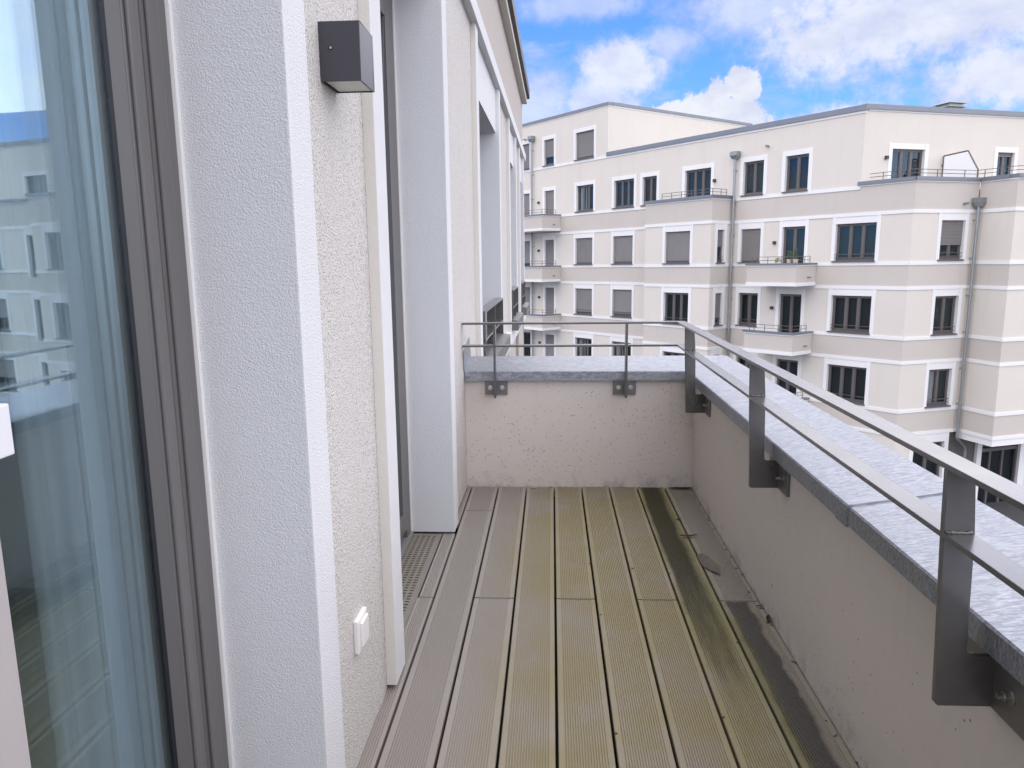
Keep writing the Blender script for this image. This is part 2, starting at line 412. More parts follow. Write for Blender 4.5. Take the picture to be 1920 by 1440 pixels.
class Pieces:
    def __init__(s): s.p = []
    def build(s, name, mt, parent):
        return [b.build(name, mt, parent) for b in s.p if b.v]
def wall_with_holes(F, s0, s1, z0, z1, holes, d0=-.3, d1=0.):
    """one mesh per wall piece that stands free between full-height openings"""
    P = Pieces(); b = MB(); cur = s0
    for (h0, h1, y0, y1) in sorted(holes):
        if h0 > cur: b.box(cur, h0, d0, d1, z0, z1, F)
        if y0 <= z0 and y1 >= z1: P.p.append(b); b = MB()
        if y0 > z0: b.box(h0, h1, d0, d1, z0, y0, F)
        if y1 < z1: b.box(h0, h1, d0, d1, y1, z1, F)
        cur = h1
    if cur < s1: b.box(cur, s1, d0, d1, z0, z1, F)
    P.p.append(b)
    return P
TW = .16
def opening(F, s0, s1, z0, z1, n=2, shut=0., door=False, curtain=False, guard=False, head=.28, sidez=None, tw=TW, cut=0):
    """a window or balcony door with its white surround; returns the hole to leave in the wall"""
    zt = z1 + head
    sr = MB()
    zb = sidez if sidez is not None else (z0 - (.0 if door else .06))
    sr.box(s0 - tw, s0, -.15, .022, zb, zt, F); sr.box(s1, s1 + tw, -.15, .022, zb, zt, F)
    sr.box(s0, s1, -.15, .008, z1, zt, F)
    sr.build('window_surround', 'far_white', OB)
    fr = MB(); w_ = .075
    fr.box(s0, s0 + w_, -.20, -.125, z0, z1, F); fr.box(s1 - w_, s1, -.20, -.125, z0, z1, F)
    fr.box(s0 + w_, s1 - w_, -.20, -.125, z1 - w_, z1, F); fr.box(s0 + w_, s1 - w_, -.20, -.125, z0, z0 + w_, F)
    a, b = s0 + w_, s1 - w_; pw = (b - a) / n; mw = .055
    for k in range(1, n): fr.box(a + pw * k - mw, a + pw * k + mw, -.195, -.12, z0 + w_, z1 - w_, F)
    # sash edges inside each light
    for k in range(n):
        l = a + pw * k + (mw if k else 0); r = a + pw * (k + 1) - (mw if k < n - 1 else 0)
        e = .03
        fr.box(l, l + e, -.19, -.14, z0 + w_, z1 - w_, F); fr.box(r - e, r, -.19, -.14, z0 + w_, z1 - w_, F)
        fr.box(l + e, r - e, -.19, -.14, z1 - w_ - e, z1 - w_, F); fr.box(l + e, r - e, -.19, -.14, z0 + w_, z0 + w_ + e, F)
    wn = fr.build('balcony_door' if door else 'window', 'far_frame', OB)
    for k in range(n):
        l = a + pw * k + (mw if k else 0) + .03; r = a + pw * (k + 1) - (mw if k < n - 1 else 0) - .03
        if shut < .9:
            MB().box(l, r, -.172, -.166, z0 + w_ + .03, z1 - w_ - .03, F).build('pane', 'far_glass', wn)
    if curtain:
        cb = MB(); x = s0 + .12
        k = 0
        while x < s0 + (s1 - s0) * .42:
            cb.box(x, x + .05, -.27 + .02 * (k % 2), -.25 + .02 * (k % 2), z0 + .1, z1 - .1, F); x += .05; k += 1
        cb.build('curtain', 'curtain', wn)
    if shut > 0:
        sb = MB(); zz = z1; zend = z1 - (z1 - z0 - .06) * shut; hh = .055
        while zz > zend + .005:
            zl = max(zz - hh, zend)
            sb.hexa([F(s0 + .02, -.115, zl + .004), F(s1 - .02, -.115, zl + .004), F(s1 - .02, -.08, zl + .004), F(s0 + .02, -.08, zl + .004),
                     F(s0 + .02, -.115, zz), F(s1 - .02, -.115, zz), F(s1 - .02, -.098, zz), F(s0 + .02, -.098, zz)])
            zz -= hh
        sb.box(s0 + .02, s1 - .02, -.118, -.085, zend - .05, zend, F)
        sb.build('roller_shutter', 'shutter', wn)
    if not door:
        MB().box(s0 - .09, s1 + .03, -.12, .09, z0 - .055, z0, F).build('sill', 'far_frame', wn)
    if guard:
        g = MB()
        for q in (.12, .26): g.box(s0 + .0, s1 - .0, -.06, -.035, z0 + q, z0 + q + .022, F)
        g.build('guard_rail', 'far_frame', wn)
    return (s0 - tw, s1 + tw, (z0 - .055 if not door else z0), zt)

def band(F, s0, s1, z0, z1, d0=-.3, d1=.03, mt='far_white', name='white_band'):
    return MB().box(s0, s1, d0, d1, z0, z1, F).build(name, mt, OB)

SL = -27.5            # left end of the long wing
# --- standard floors of the long wing
P0c0, P0c1, c2, c3 = (-25.6, -24.42), (-22.9, -21.96), (-19.93, -18.41), (-16.68, -15.12)
c6, c7, c8 = (-7.98, -6.88), (-5.74, -4.6), (-3.17, -1.4)
std = {0: dict(c0=(.72, 1), c1=(1, 1), c2=(.95, 3), c3=(.94, 3), c6=(.97, 2), c7=(0, 2), c8=(0, 3), bay=(.94, 3), side=(.5, 1), w9=(.62, 2)),
       1: dict(c0=(1, 1), c1=(1, 1), c2=(.93, 3), c3=(.90, 3), c6=(0, 2), c7=(0, 2), c8=(0, 3), bay=(0, 3), side=(.78, 1), w9=(0, 2)),
       2: dict(c0=(0, 1), c1=(1, 1), c2=(0, 3), c3=(0, 3), c6=(0, 2), c7=(0, 2), c8=(0, 3), bay=(0, 3), side=(0, 1), w9=(0, 2))}
BD = 1.53; B0, B1 = -12.74, -8.52
def FB(t, d, z):      # side face of the bay, t runs back into the wall
    return F1(B1, 0, 0) + N1 * (BD - t) + U1 * d + Vector((0, 0, z))
BS, BE = 3.18, 7.4    # bay of the short wing
def FB2(t, d, z):     # side face of that bay facing left, t runs outwards
    return F2(BS, t, z) - V2 * d
for f, q in std.items():
    o = -3.0 * f
    holes = []
    for nm, (a, b) in dict(c0=P0c0, c1=P0c1, c2=c2, c3=c3, c6=c6, c7=c7, c8=c8).items():
        sh, n = q[nm]; dr = nm in ('c0', 'c1', 'c7')
        holes.append(opening(F1, a, b, o + (.50 if dr else .93), o + 2.47, n, sh, dr, curtain=(nm, f) in (('c2', 2), ('c3', 2)), guard=f > 0 and not dr and nm in ('c2', 'c3', 'c6', 'c8') or (nm, f) == ('c8', 0)))
    wall_with_holes(F1, SL, 0, o + .87, o + 2.75, holes).build('wall', 'far_cream', OB)
    dh = [(a - TW, b + TW, o + .5, o + .9) for a, b in (P0c0, P0c1, c7)]
    wall_with_holes(F1, SL, 0, o - .11, o + .73, dh).build('spandrel', 'far_taupe', OB)
    wall_with_holes(F1, SL, 0, o + .73, o + .87, dh, d1=.03).build('white_band', 'far_white', OB)
    band(F1, SL, .03, o + 2.75, o + 2.89)
    # bay front and side
    sh, n = q['bay']
    h = [opening(F1_bay, 0, 0, 0, 0)] if False else []
    FBf = lambda s, d, z: F1(s, d + BD, z)
    h = [opening(FBf, -11.38, -9.77, o + .93, o + 2.47, n, sh, guard=f > 0)]
    wall_with_holes(FBf, B0, B1, o + .87, o + 2.75, h).build('bay_wall', 'far_cream', OB)
    sh, n = q['side']
    h = [opening(FB, .45, .98, o + .93, o + 2.47, n, sh, guard=True)]
    wall_with_holes(FB, .3, BD, o + .87, o + 2.75, h).build('bay_wall', 'far_cream', OB)
    for z0, z1, mt, pr, nm in ((-.11, .73, 'far_taupe', 0, 'spandrel'), (.73, .87, 'far_white', .03, 'white_band'), (2.75, 2.89, 'far_white', .03, 'white_band')):
        MB().box(B0 - pr, B1 + pr, -.3, pr, o + z0, o + z1, FBf).box(.3, BD - .03, -.3, pr, o + z0, o + z1, FB).build(nm, mt, OB)
    # short wing: E2-E3 strip, bay, and the run beyond the frame
    sh, n = q['w9']
    h = [opening(F2, 1.42, 2.6, o + .93, o + 2.47, n, sh, curtain=f == 2, guard=True)]
    wall_with_holes(F2, 0, BS, o + .87, o + 2.75, h).build('wall', 'far_cream', OB)
    FB2f = lambda s, d, z: F2(s, d + 1.65, z)
    h = [opening(FB2f, 5.0, 6.6, o + .93, o + 2.47, 3, 0)]
    wall_with_holes(FB2f, BS, BE, o + .87, o + 2.75, h).build('bay_wall', 'far_cream', OB)
    MB().box(0, 1.35, -.3, 0, o + .87, o + 2.75, FB2).build('bay_wall', 'far_cream', OB)
    hs = []
    for a, b, dr in ((9.0, 10.2, True), (12.2, 13.8, False), (16.2, 17.8, False), (20.0, 21.2, True), (23, 24.6, False)):
        hs.append(opening(F2, a, b, o + (.5 if dr else .93), o + 2.47, 2 if dr else 3, random.choice((0, 0, .6)), dr))
    wall_with_holes(F2, BE, 28, o + .87, o + 2.75, hs).build('wall', 'far_cream', OB)
    for z0, z1, mt, pr, nm in ((-.11, .73, 'far_taupe', 0, 'spandrel'), (.73, .87, 'far_white', .03, 'white_band'), (2.75, 2.89, 'far_white', .03, 'white_band')):
        MB().box(0 + pr * .35, BS - pr, -.3, pr, o + z0, o + z1, F2).build(nm, mt, OB)
        MB().box(BS - pr, BE + pr, -.3, pr, o + z0, o + z1, FB2f).box(0, 1.35, -.3, pr, o + z0, o + z1, FB2).build(nm, mt, OB)
        wall_with_holes(F2, BE + .0, 28, o + z0, o + z1, [(a - TW, b + TW, o + .5, o + .9) for a, b in ((9.0, 10.2), (20.0, 21.2))] if z1 < 1 else [], d1=pr).build(nm, mt, OB)

# --- lowest white double fascia and ground floor
for (F, a, b, dd) in ((F1, SL, .04, 0), (F2, .0, BS - .05, 0), (F2, BE + .05, 28, 0)):
    MB().box(a, b, -.3, .03 + dd, -6.25, -6.11, F).build('white_band', 'far_white', OB)
MB().box(B0 - .03, B1 + .03, -BD, .03, -6.25, -6.11, lambda s, d, z: F1(s, d + BD, z)).build('white_band', 'far_white', OB)
MB().box(BS - .03, BE + .03, -1.6, .03, -6.25, -6.11, lambda s, d, z: F2(s, d + 1.65, z)).build('white_band', 'far_white', OB)
MB().box(BS + .01, BE - .01, -1.6, .0, -6.52, -6.26, lambda s, d, z: F2(s, d + 1.65, z)).build('white_fascia', 'far_white', OB)
wall_with_holes(F1, SL, 0, -9.72, -6.25, []).build('ground_floor_wall', 'far_cream', OB)
h = [opening(F2, .95, 2.55, -8.9, -6.62, 2, 0, head=.36, tw=.2)]
wall_with_holes(F2, 0, 2.75, -9.72, -6.25, h).build('ground_floor_wall', 'far_cream', OB)
MB().box(2.75, 4.35, -.35, -.12, -9.72, -6.25, F2).build('dark_wall_panel', 'far_frame', OB)
for q in ((4.35, 4.6), (6.75, 7.1)): MB().box(*q, -.3, .02, -9.72, -6.53, F2).build('white_pier', 'far_white', OB)
sf = MB().box(4.6, 4.68, -.25, -.1, -9.72, -6.53, F2).box(6.67, 6.75, -.25, -.1, -9.72, -6.53, F2).box(4.68, 6.67, -.25, -.1, -7.32, -7.18, F2)
for x in (5.2, 5.9): sf.box(x, x + .09, -.25, -.12, -9.72, -7.32, F2)
sf = sf.build('shop_window', 'far_frame', OB)
MB().box(4.68, 6.67, -.2, -.19, -9.7, -7.32, F2).build('pane', 'far_glass', sf)
MB().box(4.68, 6.67, -.2, -.19, -7.18, -6.53, F2).build('pane', 'far_glass', sf)
sl = MB()  # slanted bars shaped to stand in for a reflection in the transom glass
for k in range(12):
    x = 4.75 + k * .155
    sl.hexa([F2(x, -.24, -7.12), F2(x + .06, -.24, -7.12), F2(x + .06, -.215, -7.12), F2(x, -.215, -7.12),
             F2(x + (.22 if k < 8 else -.1), -.24, -6.6), F2(x + (.28 if k < 8 else -.04), -.24, -6.6), F2(x + (.28 if k < 8 else -.04), -.215, -6.6), F2(x + (.22 if k < 8 else -.1), -.215, -6.6)])
sl.build('transom_reflection_bars', 'far_pipe', sf)
wall_with_holes(F2, 7.1, 28, -9.72, -6.25, []).build('ground_floor_wall', 'far_cream', OB)

# --- penthouse storey of the long wing (with the tall end block further left)
band_s = [(SL, B0), (B1, 0)]
wall_with_holes(F1, SL, 0, 2.89, 3.82, []).build('spandrel', 'far_taupe', OB)
MB().box(SL, B0, -.3, .03, 3.82, 3.96, F1).box(B1 + .02, -2.2, -.3, .03, 3.82, 3.96, F1).build('white_band', 'far_white', OB)
ph = [opening(F1, *P0c0, 3.75, 5.5, 1, 1, True, tw=.18, head=.22), opening(F1, -22.9, -21.95, 3.75, 5.5, 1, 1, True, tw=.18, head=.22),
      opening(F1, -19.86, -18.36, 4.04, 5.53, 3, 0, curtain=True, tw=.18, head=.22), opening(F1, -16.65, -15.09, 4.04, 5.53, 3, 0, tw=.18, head=.22),
      opening(F1, -14.46, -13.43, 4.04, 5.51, 2, 0, tw=.18, head=.22), opening(F1, -11.52, -9.87, 3.75, 5.54, 3, 0, True, tw=.18, head=.22),
      opening(F1, -7.98, -6.87, 4.04, 5.55, 2, 0, tw=.18, head=.22), opening(F1, -5.75, -4.61, 4.02, 5.56, 2, 0, tw=.18, head=.22)]
wall_with_holes(F1, SL, -2.2, 3.75, 6.84, [(a, b, max(c, 3.75), d) for a, b, c, d in ph], d1=-.001).build('wall', 'far_cream', OB)
MB().box(SL, -17.1, -.3, .03, 6.84, 6.98, F1).build('white_band', 'far_white', OB)
MB().box(-17.1, -2.17, -.3, .03, 6.84, 6.94, F1).build('white_band', 'far_white', OB)
MB().box(-17.25, -2.12, -.4, .08, 6.94, 7.16, F1).build('roof_coping', 'far_coping', OB)
th = [opening(F1, -25.6, -24.4, 7.04, 8.6, 1, .97, tw=.18, head=.22), opening(F1, -22.93, -21.95, 7.04, 8.58, 1, .68, tw=.18, head=.22), opening(F1, -19.94, -18.34, 7.04, 8.58, 3, .93, tw=.18, head=.22)]
wall_with_holes(F1, SL, -17.2, 6.98, 9.64, th, d1=-.001).build('wall', 'far_cream', OB)
MB().box(-17.5, -17.2, -13, -.3, 6.9, 9.64, F1).build('gable_wall', 'far_cream', OB)
MB().box(SL, -17.15, -.35, .05, 9.7, 9.87, F1).box(-17.5, -17.13, -13, -.35, 9.72, 9.88, F1).build('roof_coping', 'far_coping', OB)
MB().box(SL, -17.18, -.35, .02, 9.64, 9.7, F1).box(-17.5, -17.18, -13, -.35, 9.64, 9.72, F1).build('white_band', 'far_white', OB)
# penthouse of the short wing, set back behind a terrace
p3 = [opening(F3, 1.45, 3.1, 3.9, 5.46, 3, 0, True, tw=.18, head=.22), opening(F3, 7.0, 7.93, 3.9, 5.46, 2, .08, True, tw=.18, head=.22), opening(F3, 12, 13.6, 3.9, 5.46, 2, 0, True, tw=.18, head=.22)]
wall_with_holes(F3, 0, 28, 3.75, 6.9, p3).build('wall', 'far_cream', OB)
MB().box(-.02, 28, -.3, .03, 6.9, 6.96, F3).build('white_band', 'far_white', OB)
MB().box(-.06, 28, -.4, .08, 6.96, 7.16, F3).build('roof_coping', 'far_coping', OB)
# parapet band of the terraces
def parapet(F, a, b, d=0, ztop=3.93):
    G = lambda s, dd, z: F(s, dd + d, z)
    MB().box(a, b, -.25, 0, 2.89, ztop, G).build('spandrel', 'far_taupe', OB)
    MB().box(a - .02, b + .02, -.26, .035, ztop, ztop + .06, G).build('white_band', 'far_white', OB)
    MB().box(a - .05, b + .05, -.3, .09, ztop + .06, ztop + .20, G).build('parapet_coping', 'far_coping', OB)
wall_with_holes(F1, -2.2, 0, 3.82, 3.93, [], -.25, 0).build('spandrel', 'far_taupe', OB)
MB().box(-2.25, .0, -.26, .035, 3.93, 3.99, F1).build('white_band', 'far_white', OB)
MB().box(-2.3, .03, -.3, .09, 3.99, 4.13, F1).build('parapet_coping', 'far_coping', OB)
parapet(F2, .02, BS - .02)
parapet(F2, BS, BE, 1.65)
MB().box(.02, 1.399, -.25, 0, 2.89, 3.93, FB2).build('spandrel', 'far_taupe', OB)
MB().box(.05, 1.389, -.26, .035, 3.93, 3.99, FB2).build('white_band', 'far_white', OB)
MB().box(.06, 1.35, -.3, .09, 3.99, 4.13, FB2).build('parapet_coping', 'far_coping', OB)
parapet(F2, BE + .05, 28)
FBf = lambda s, d, z: F1(s, d + BD, z)
MB().box(B0, B1, -.25, 0, 2.89, 3.86, FBf).box(.25, BD - .01, -.25, 0, 2.89, 3.86, FB).build('spandrel', 'far_taupe', OB)
MB().box(B0 - .02, B1 + .03, -.26, .03, 3.86, 3.93, FBf).box(.26, BD - .04, -.26, .03, 3.86, 3.93, FB).build('white_band', 'far_white', OB)
MB().box(B0 - .05, B1 + .09, -.3, .09, 3.93, 4.07, FBf).box(.30, BD - .09, -.3, .09, 3.93, 4.07, FB).build('parapet_coping', 'far_coping', OB)
MB().box(B0 + .26, B1 - .26, .02, BD - .26, 3.5, 3.7, F1).build('terrace_floor', 'paving', OB)
MB().box(.8, 28, .05, 1.95, 3.5, 3.7, F3).box(BS + 1.1, BE + .4, 1.95, 3.45, 3.5, 3.7, F3).build('terrace_floor', 'paving', OB)
# near-black core behind all openings, shade of unlit rooms put into its colour, flat roofs
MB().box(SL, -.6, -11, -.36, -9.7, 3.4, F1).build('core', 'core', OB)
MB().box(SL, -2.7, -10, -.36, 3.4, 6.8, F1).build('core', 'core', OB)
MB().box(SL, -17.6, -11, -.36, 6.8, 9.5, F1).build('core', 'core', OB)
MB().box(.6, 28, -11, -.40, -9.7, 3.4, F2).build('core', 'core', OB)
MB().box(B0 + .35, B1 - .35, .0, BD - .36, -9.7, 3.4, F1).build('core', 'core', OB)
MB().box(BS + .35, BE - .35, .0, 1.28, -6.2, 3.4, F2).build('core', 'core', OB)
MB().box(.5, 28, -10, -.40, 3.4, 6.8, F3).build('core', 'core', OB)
MB().box(-17.1, -2.4, -11, -.4, 6.82, 6.9, F1).box(.2, 28, -10, -.4, 6.82, 6.91, F3).build('flat_roof', 'paving', OB)
# balconies of the long wing
def balcony(a, b, z, dp=1.5, top=False):
    """z = coping top; parapet box hung in front of the wall"""
    t = .14
    w0, w1 = z - .84, z - .14
    r = MB().box(a, b, dp - t, dp, w0, w1, F1).box(b - t, b, .01, dp - t, w0, w1, F1).box(a, a + t, .01, dp - t, w0, w1, F1)
    bl = r.build('balcony', 'far_taupe', OB)
    MB().box(a - .02, b + .02, dp - t - .01, dp + .03, w1, w1 + .06, F1).box(b - t, b + .03, .04, dp - t - .02, w1, w1 + .06, F1).build('white_band', 'far_white', bl)
    MB().box(a - .05, b + .06, dp - t - .04, dp + .07, w1 + .06, z, F1).box(b - t - .04, b + .07, .04, dp - t - .05, w1 + .06, z, F1).build('coping', 'far_coping', bl)
    MB().box(a - .02, b + .03, .04, dp + .03, w0 - .15, w0, F1).build('slab', 'far_white', bl)
    rl = MB(); e = .1
    for h in (.13, .28):
        rl.tube([F1(a + .1, dp - e, z + h), F1(b - e, dp - e, z + h), F1(b - e, .35, z + h)], .012, 6)
    for p_ in ((a + .2, dp - e), (a + .45, dp - e), (a + 1.0, dp - e), (a + 1.7, dp - e), (b - .12, dp - e), (b - e, .75), (b - e, .35)):
        rl.tube([F1(p_[0], p_[1], z), F1(p_[0], p_[1], z + .28)], .015, 6)
    rl.build('railing', 'far_frame', bl)
    sp = F1(b, .62, w0 + .22)
    MB().tube([sp - U1 * .02, sp + U1 * .16], .035, 8).build('overflow_spout', 'far_pipe', bl)
for z in (.87, -2.13, -5.13):
    balcony(-6.47, -3.98, z)
    balcony(-25.9, -21.3, z)
balcony(-25.9, -21.3, 3.97)
# terrace railings
def terrace_rail(pts, z, posts):
    rl = MB()
    for h in (.16, .30): rl.tube([p + Vector((0, 0, z + h)) for p in pts], .013, 6)
    for p in posts: rl.tube([p + Vector((0, 0, z)), p + Vector((0, 0, z + .30))], .017, 6)
    rl.build('terrace_railing', 'far_frame', OB)
a = F1(B0 + 1.0, BD - .1, 0); b = F1(B1 - .08, BD - .1, 0); c = F1(B1 - .08, .4, 0)
terrace_rail([a, b, c], 4.06, [a, a.lerp(b, .2), a.lerp(b, .4), a.lerp(b, .6), a.lerp(b, .8), b, b.lerp(c, .6), c])
P_ = [F1(-1.9, -.12, 0), F1(-.08, -.12, 0), F2(BS - .1, -.12, 0), F2(BS + .12, 1.55, 0), F2(BE, 1.55, 0)]
terrace_rail(P_, 4.12, [P_[0].lerp(P_[1], .3), P_[1].lerp(P_[2], .35), P_[1].lerp(P_[2], .8), P_[2].lerp(P_[3], .2), P_[2].lerp(P_[3], .75), P_[3].lerp(P_[4], .1), P_[3].lerp(P_[4], .5)])
# privacy screen between two terraces
scr = MB(); pl = [(.06, 3.75), (.06, 5.22), (1.25, 5.28), (1.80, 4.48), (1.80, 3.75)]
for (d0, z0), (d1, z1) in zip(pl, pl[1:]):
    p0, p1 = F3(4.05, d0, z0), F3(4.05, d1, z1); scr.tube([p0, p1], .03, 6)
scr.tube([F3(4.05, .06, 4.85), F3(4.05, -.02, 4.85)], .04, 6)
scr = scr.build('privacy_screen', 'far_frame', OB)
MB().prism([(.10, 3.8), (.10, 5.17), (1.22, 5.22), (1.76, 4.46), (1.76, 3.8)], lambda d, z: F3(4.04, d, z), lambda d, z: F3(4.06, d, z)).build('glass_panel', 'screen_glass', scr)
# downpipes with hoppers
def hopper(F, s, d, z, w_=.2, h=.34):
    b = MB()
    lo = [F(s - w_ * .55, d - .1, z), F(s + w_ * .55, d - .1, z), F(s + w_ * .55, d + .1, z), F(s - w_ * .55, d + .1, z)]
    hi = [F(s - w_, d - .14, z + h * .45), F(s + w_, d - .14, z + h * .45), F(s + w_, d + .16, z + h * .45), F(s - w_, d + .16, z + h * .45)]
    b.hexa(lo + hi); b.hexa([F(s - w_, d - .14, z + h * .45), F(s + w_, d - .14, z + h * .45), F(s + w_, d + .16, z + h * .45), F(s - w_, d + .16, z + h * .45)] +
                            [F(s - w_, d - .14, z + h), F(s + w_, d - .14, z + h), F(s + w_, d + .16, z + h), F(s - w_, d + .16, z + h)])
    return b
def downpipe(F, s, z0, z1, d=.16, foot=None):
    b = hopper(F, s, d, z1)
    p = [F(s, d, z1 + .02), F(s, d, z0)] + ([F(s + q[0], d + q[1], q[2]) for q in foot] if foot else [])
    b.tube(p, .06, 10)
    z = z1 - .5
    while z > z0:
        b.tube([F(s, d, z), F(s, d, z - .06)], .075, 10); b.box(s - .02, s + .02, .0, d, z - .05, z - .01, F); z -= 1.5
    return b.build('downpipe', 'far_pipe', OB, smooth=False)
downpipe(F1, -8.36, -9.7, 5.74, .17)
downpipe(F1, -24.0, -9.7, 8.62, .17)
downpipe(F2, 2.98, -6.45, 3.0, .2, foot=[(.05, 0, -6.55), (.5, -.05, -6.95), (.55, -.05, -7.1), (.55, -.05, -9.7)])
# small fittings
for F, s, d, z in ((F1, -6.68, 0, 6.12), (F1, -24.75, 0, 8.86), (F2, 2.45, 0, 3.12)):
    MB().tube([F(s, d - .02, z), F(s, d + .22, z)], [.05, .05], 10).build('overflow_spout', 'far_pipe', OB)
for s, z in ((-23.45, 4.83), (-23.46, 1.82), (-23.44, -1.16), (-23.40, -4.12), (-9.62, 4.88), (-6.10, 1.79), (-6.08, -1.18)):
    MB().box(s - .06, s + .06, 0, .12, z - .07, z + .07, F1).build('wall_lamp', 'anthracite', OB)
MB().box(1.08, 1.2, 0, .12, 5.02, 5.16, F3).build('wall_lamp', 'anthracite', OB)
# roof vent
vt = MB(); cx, cy = 18.2, 36.6
for k in range(4):
    e = .52; z = 7.35 + k * .17
    vt.hexa([F3(0, 0, 0) * 0 + Vector((cx, cy, z)) + V2 * a_ + N2 * b_ for a_, b_ in ((-e, -e), (e, -e), (e, e), (-e, e))] +
            [Vector((cx, cy, z + .05)) + V2 * a_ * .93 + N2 * b_ * .93 for a_, b_ in ((-e, -e), (e, -e), (e, e), (-e, e))])
vt.hexa([Vector((cx, cy, 6.9)) + V2 * a_ + N2 * b_ for a_, b_ in ((-.38, -.38), (.38, -.38), (.38, .38), (-.38, .38))] + [Vector((cx, cy, 7.92)) + V2 * a_ + N2 * b_ for a_, b_ in ((-.38, -.38), (.38, -.38), (.38, .38), (-.38, .38))])
vt.build('roof_vent', 'far_pipe', OB)

# potted plants on the balcony
def pot_plant(s, d, z, mt, pot, r, h, label, group=None, blades=False):
    p = F1(s, d, z)
    t = thing('potted_plant', label, 'potted plant', p, 'potted plants on the opposite upper balcony')
    if pot: MB().tube([p, p + Vector((0, 0, .16))], [.09, .12], 12).build('pot', 'terracotta', t)
    zb = .15 if pot else 0
    b = MB()
    for k in range(170):
        a_ = random.uniform(0, 6.28); rr = r * math.sqrt(random.random()); hh = random.random()
        c = p + Vector((math.cos(a_) * rr * (1.1 - .5 * hh), math.sin(a_) * rr * (1.1 - .5 * hh), zb + .02 + h * hh))
        q = Vector((random.uniform(-1, 1), random.uniform(-1, 1), random.uniform(-.3, 1))).normalized(); o_ = q.orthogonal().normalized()
        l = random.uniform(.03, .055) * (1.8 if blades and k % 4 == 0 else 1); i = len(b.v)
        b.v += [tuple(c - o_ * .014), tuple(c + o_ * .014), tuple(c + q * l + o_ * .006), tuple(c + q * l - o_ * .006)]; b.f.append([i, i + 1, i + 2, i + 3])
    b.build('foliage', mt, t)
pot_plant(-5.0, 1.33, .875, 'lime', False, .15, .22, 'round yellow green shrub, leftmost plant on the upper balcony across the street')
pot_plant(-4.45, 1.33, .875, 'green', True, .13, .34, 'low green leafy plant in clay pot, middle one on the balcony across the street')
pot_plant(-4.15, 1.33, .875, 'green', True, .10, .42, 'tall spiky plant in clay pot, rightmost on the balcony across the street', blades=True)

# ==================================================================  OUR BUILDING (left)
A_ = .0084
WW = Vector((A_, 1, 0)).normalized(); NW = Vector((WW.y, -WW.x, 0)); PW = Vector((-.5037, 0, 0))
def L(l, d, z): return PW + WW * l + NW * d + Vector((0, 0, z))
LB = thing('apartment_building', 'near building at left with rough cream wall, white door surrounds and a glass balcony door', 'apartment building', (-.5, 1.6, 0))
END = 10.95
TRIM = .03; ZTOP = 2.58; LB0 = -.02
# wall fields (rough render) between the openings
def field(l0, l1, z0, z1, mt='rough_stucco', d0=-.35, d1=0., nm='wall'):
    return MB().box(l0, l1, d0, d1, z0, z1, L).build(nm, mt, LB)
field(1.465, 1.98, -.3, ZTOP); field(3.345, 4.53, -.3, ZTOP); field(6.37, 7.47, -.3, ZTOP); field(8.79, 9.45, -.3, ZTOP); field(10.66, END, -.3, ZTOP)
field(-3.0, -.35, -.3, ZTOP)
def trim(l0, l1, z0, z1, side_cream=True):
    o = MB().box(l0, l1, -.35, TRIM, z0, z1, L).build('door_surround', 'white_stucco', LB, bevel=.003)
    if side_cream: MB().box(l0 - .0025, l0, .0005, TRIM - .0005, z0 + .002, z1, L).build('surround_edge', 'smooth_cream', LB)
    return o
trim(1.345, 1.465, .012, ZTOP, False); trim(1.98, 2.10, .012, ZTOP); trim(3.225, 3.345, .005, ZTOP, False)
trim(4.53, 4.66, .5, ZTOP); trim(6.24, 6.37, .5, ZTOP, False); trim(7.47, 7.62, .5, ZTOP); trim(8.65, 8.79, .5, ZTOP, False)
trim(9.45, 9.6, .5, ZTOP); trim(10.52, 10.66, .5, ZTOP, False); trim(-.35, -.23, .012, ZTOP, False)
# lintel panels over the openings
for l0, l1, zl in ((-.23, 1.345, 2.37), (2.10, 3.225, 2.37), (4.66, 6.24, 2.24), (7.62, 8.65, 2.24), (9.6, 10.52, 2.24)):
    MB().box(l0, l1, -.35, .0, zl, ZTOP, L).build('lintel', 'white_stucco', LB)
MB().box(-3.0, END + .02, -.35, TRIM + .015, ZTOP, 2.68, L).build('white_band', 'white_stucco', LB, bevel=.003)
field(-3.0, END, 2.68, 3.37, 'taupe_render', nm='attic_wall')
MB().box(-3.0, END + .04, -.35, .068, 3.37, 3.44, L).build('cornice', 'smooth_cream', LB)
MB().box(-3.0, END + .06, -.5, .105, 3.44, 3.56, L).build('roof_edge', 'roof_edge', LB)
# lower storeys below the balcony level, beyond the balcony
MB().box(4.25, END, -.35, 0., -9.7, .36, L).build('lower_wall', 'taupe_render', LB)
MB().box(4.25, END + .02, -.35, .035, .36, .5, L).build('white_band', 'white_stucco', LB)
MB().box(-3.0, 4.25, -.35, -.02, -9.7, -.3, L).build('lower_wall', 'taupe_render', LB)
# end wall, roof, core
MB().box(-3, END - .02, -8, -2.6, -9.7, 3.4, L).build('core', 'interior', LB)
MB().box(END - .3, END - .002, -8, -.35, -9.7, 3.37, L).build('end_wall', 'rough_stucco', LB)
MB().box(-3, END - .3, -8, -.35, 3.2, 3.36, L).build('flat_roof', 'paving', LB)
# rooms behind the glass doors
MB().box(-3, END - .3, -2.6, -.36, -.32, -.02, L).build('room_floor', 'interior', LB)
MB().box(-3, END - .3, -2.6, -.36, 2.6, 2.7, L).build('room_ceiling', 'interior', LB)
for x in (-2.9, 1.6, 3.9, 7.0, 9.1): MB().box(x, x + .1, -2.6, -.36, -.02, 2.6, L).build('room_partition', 'interior', LB)

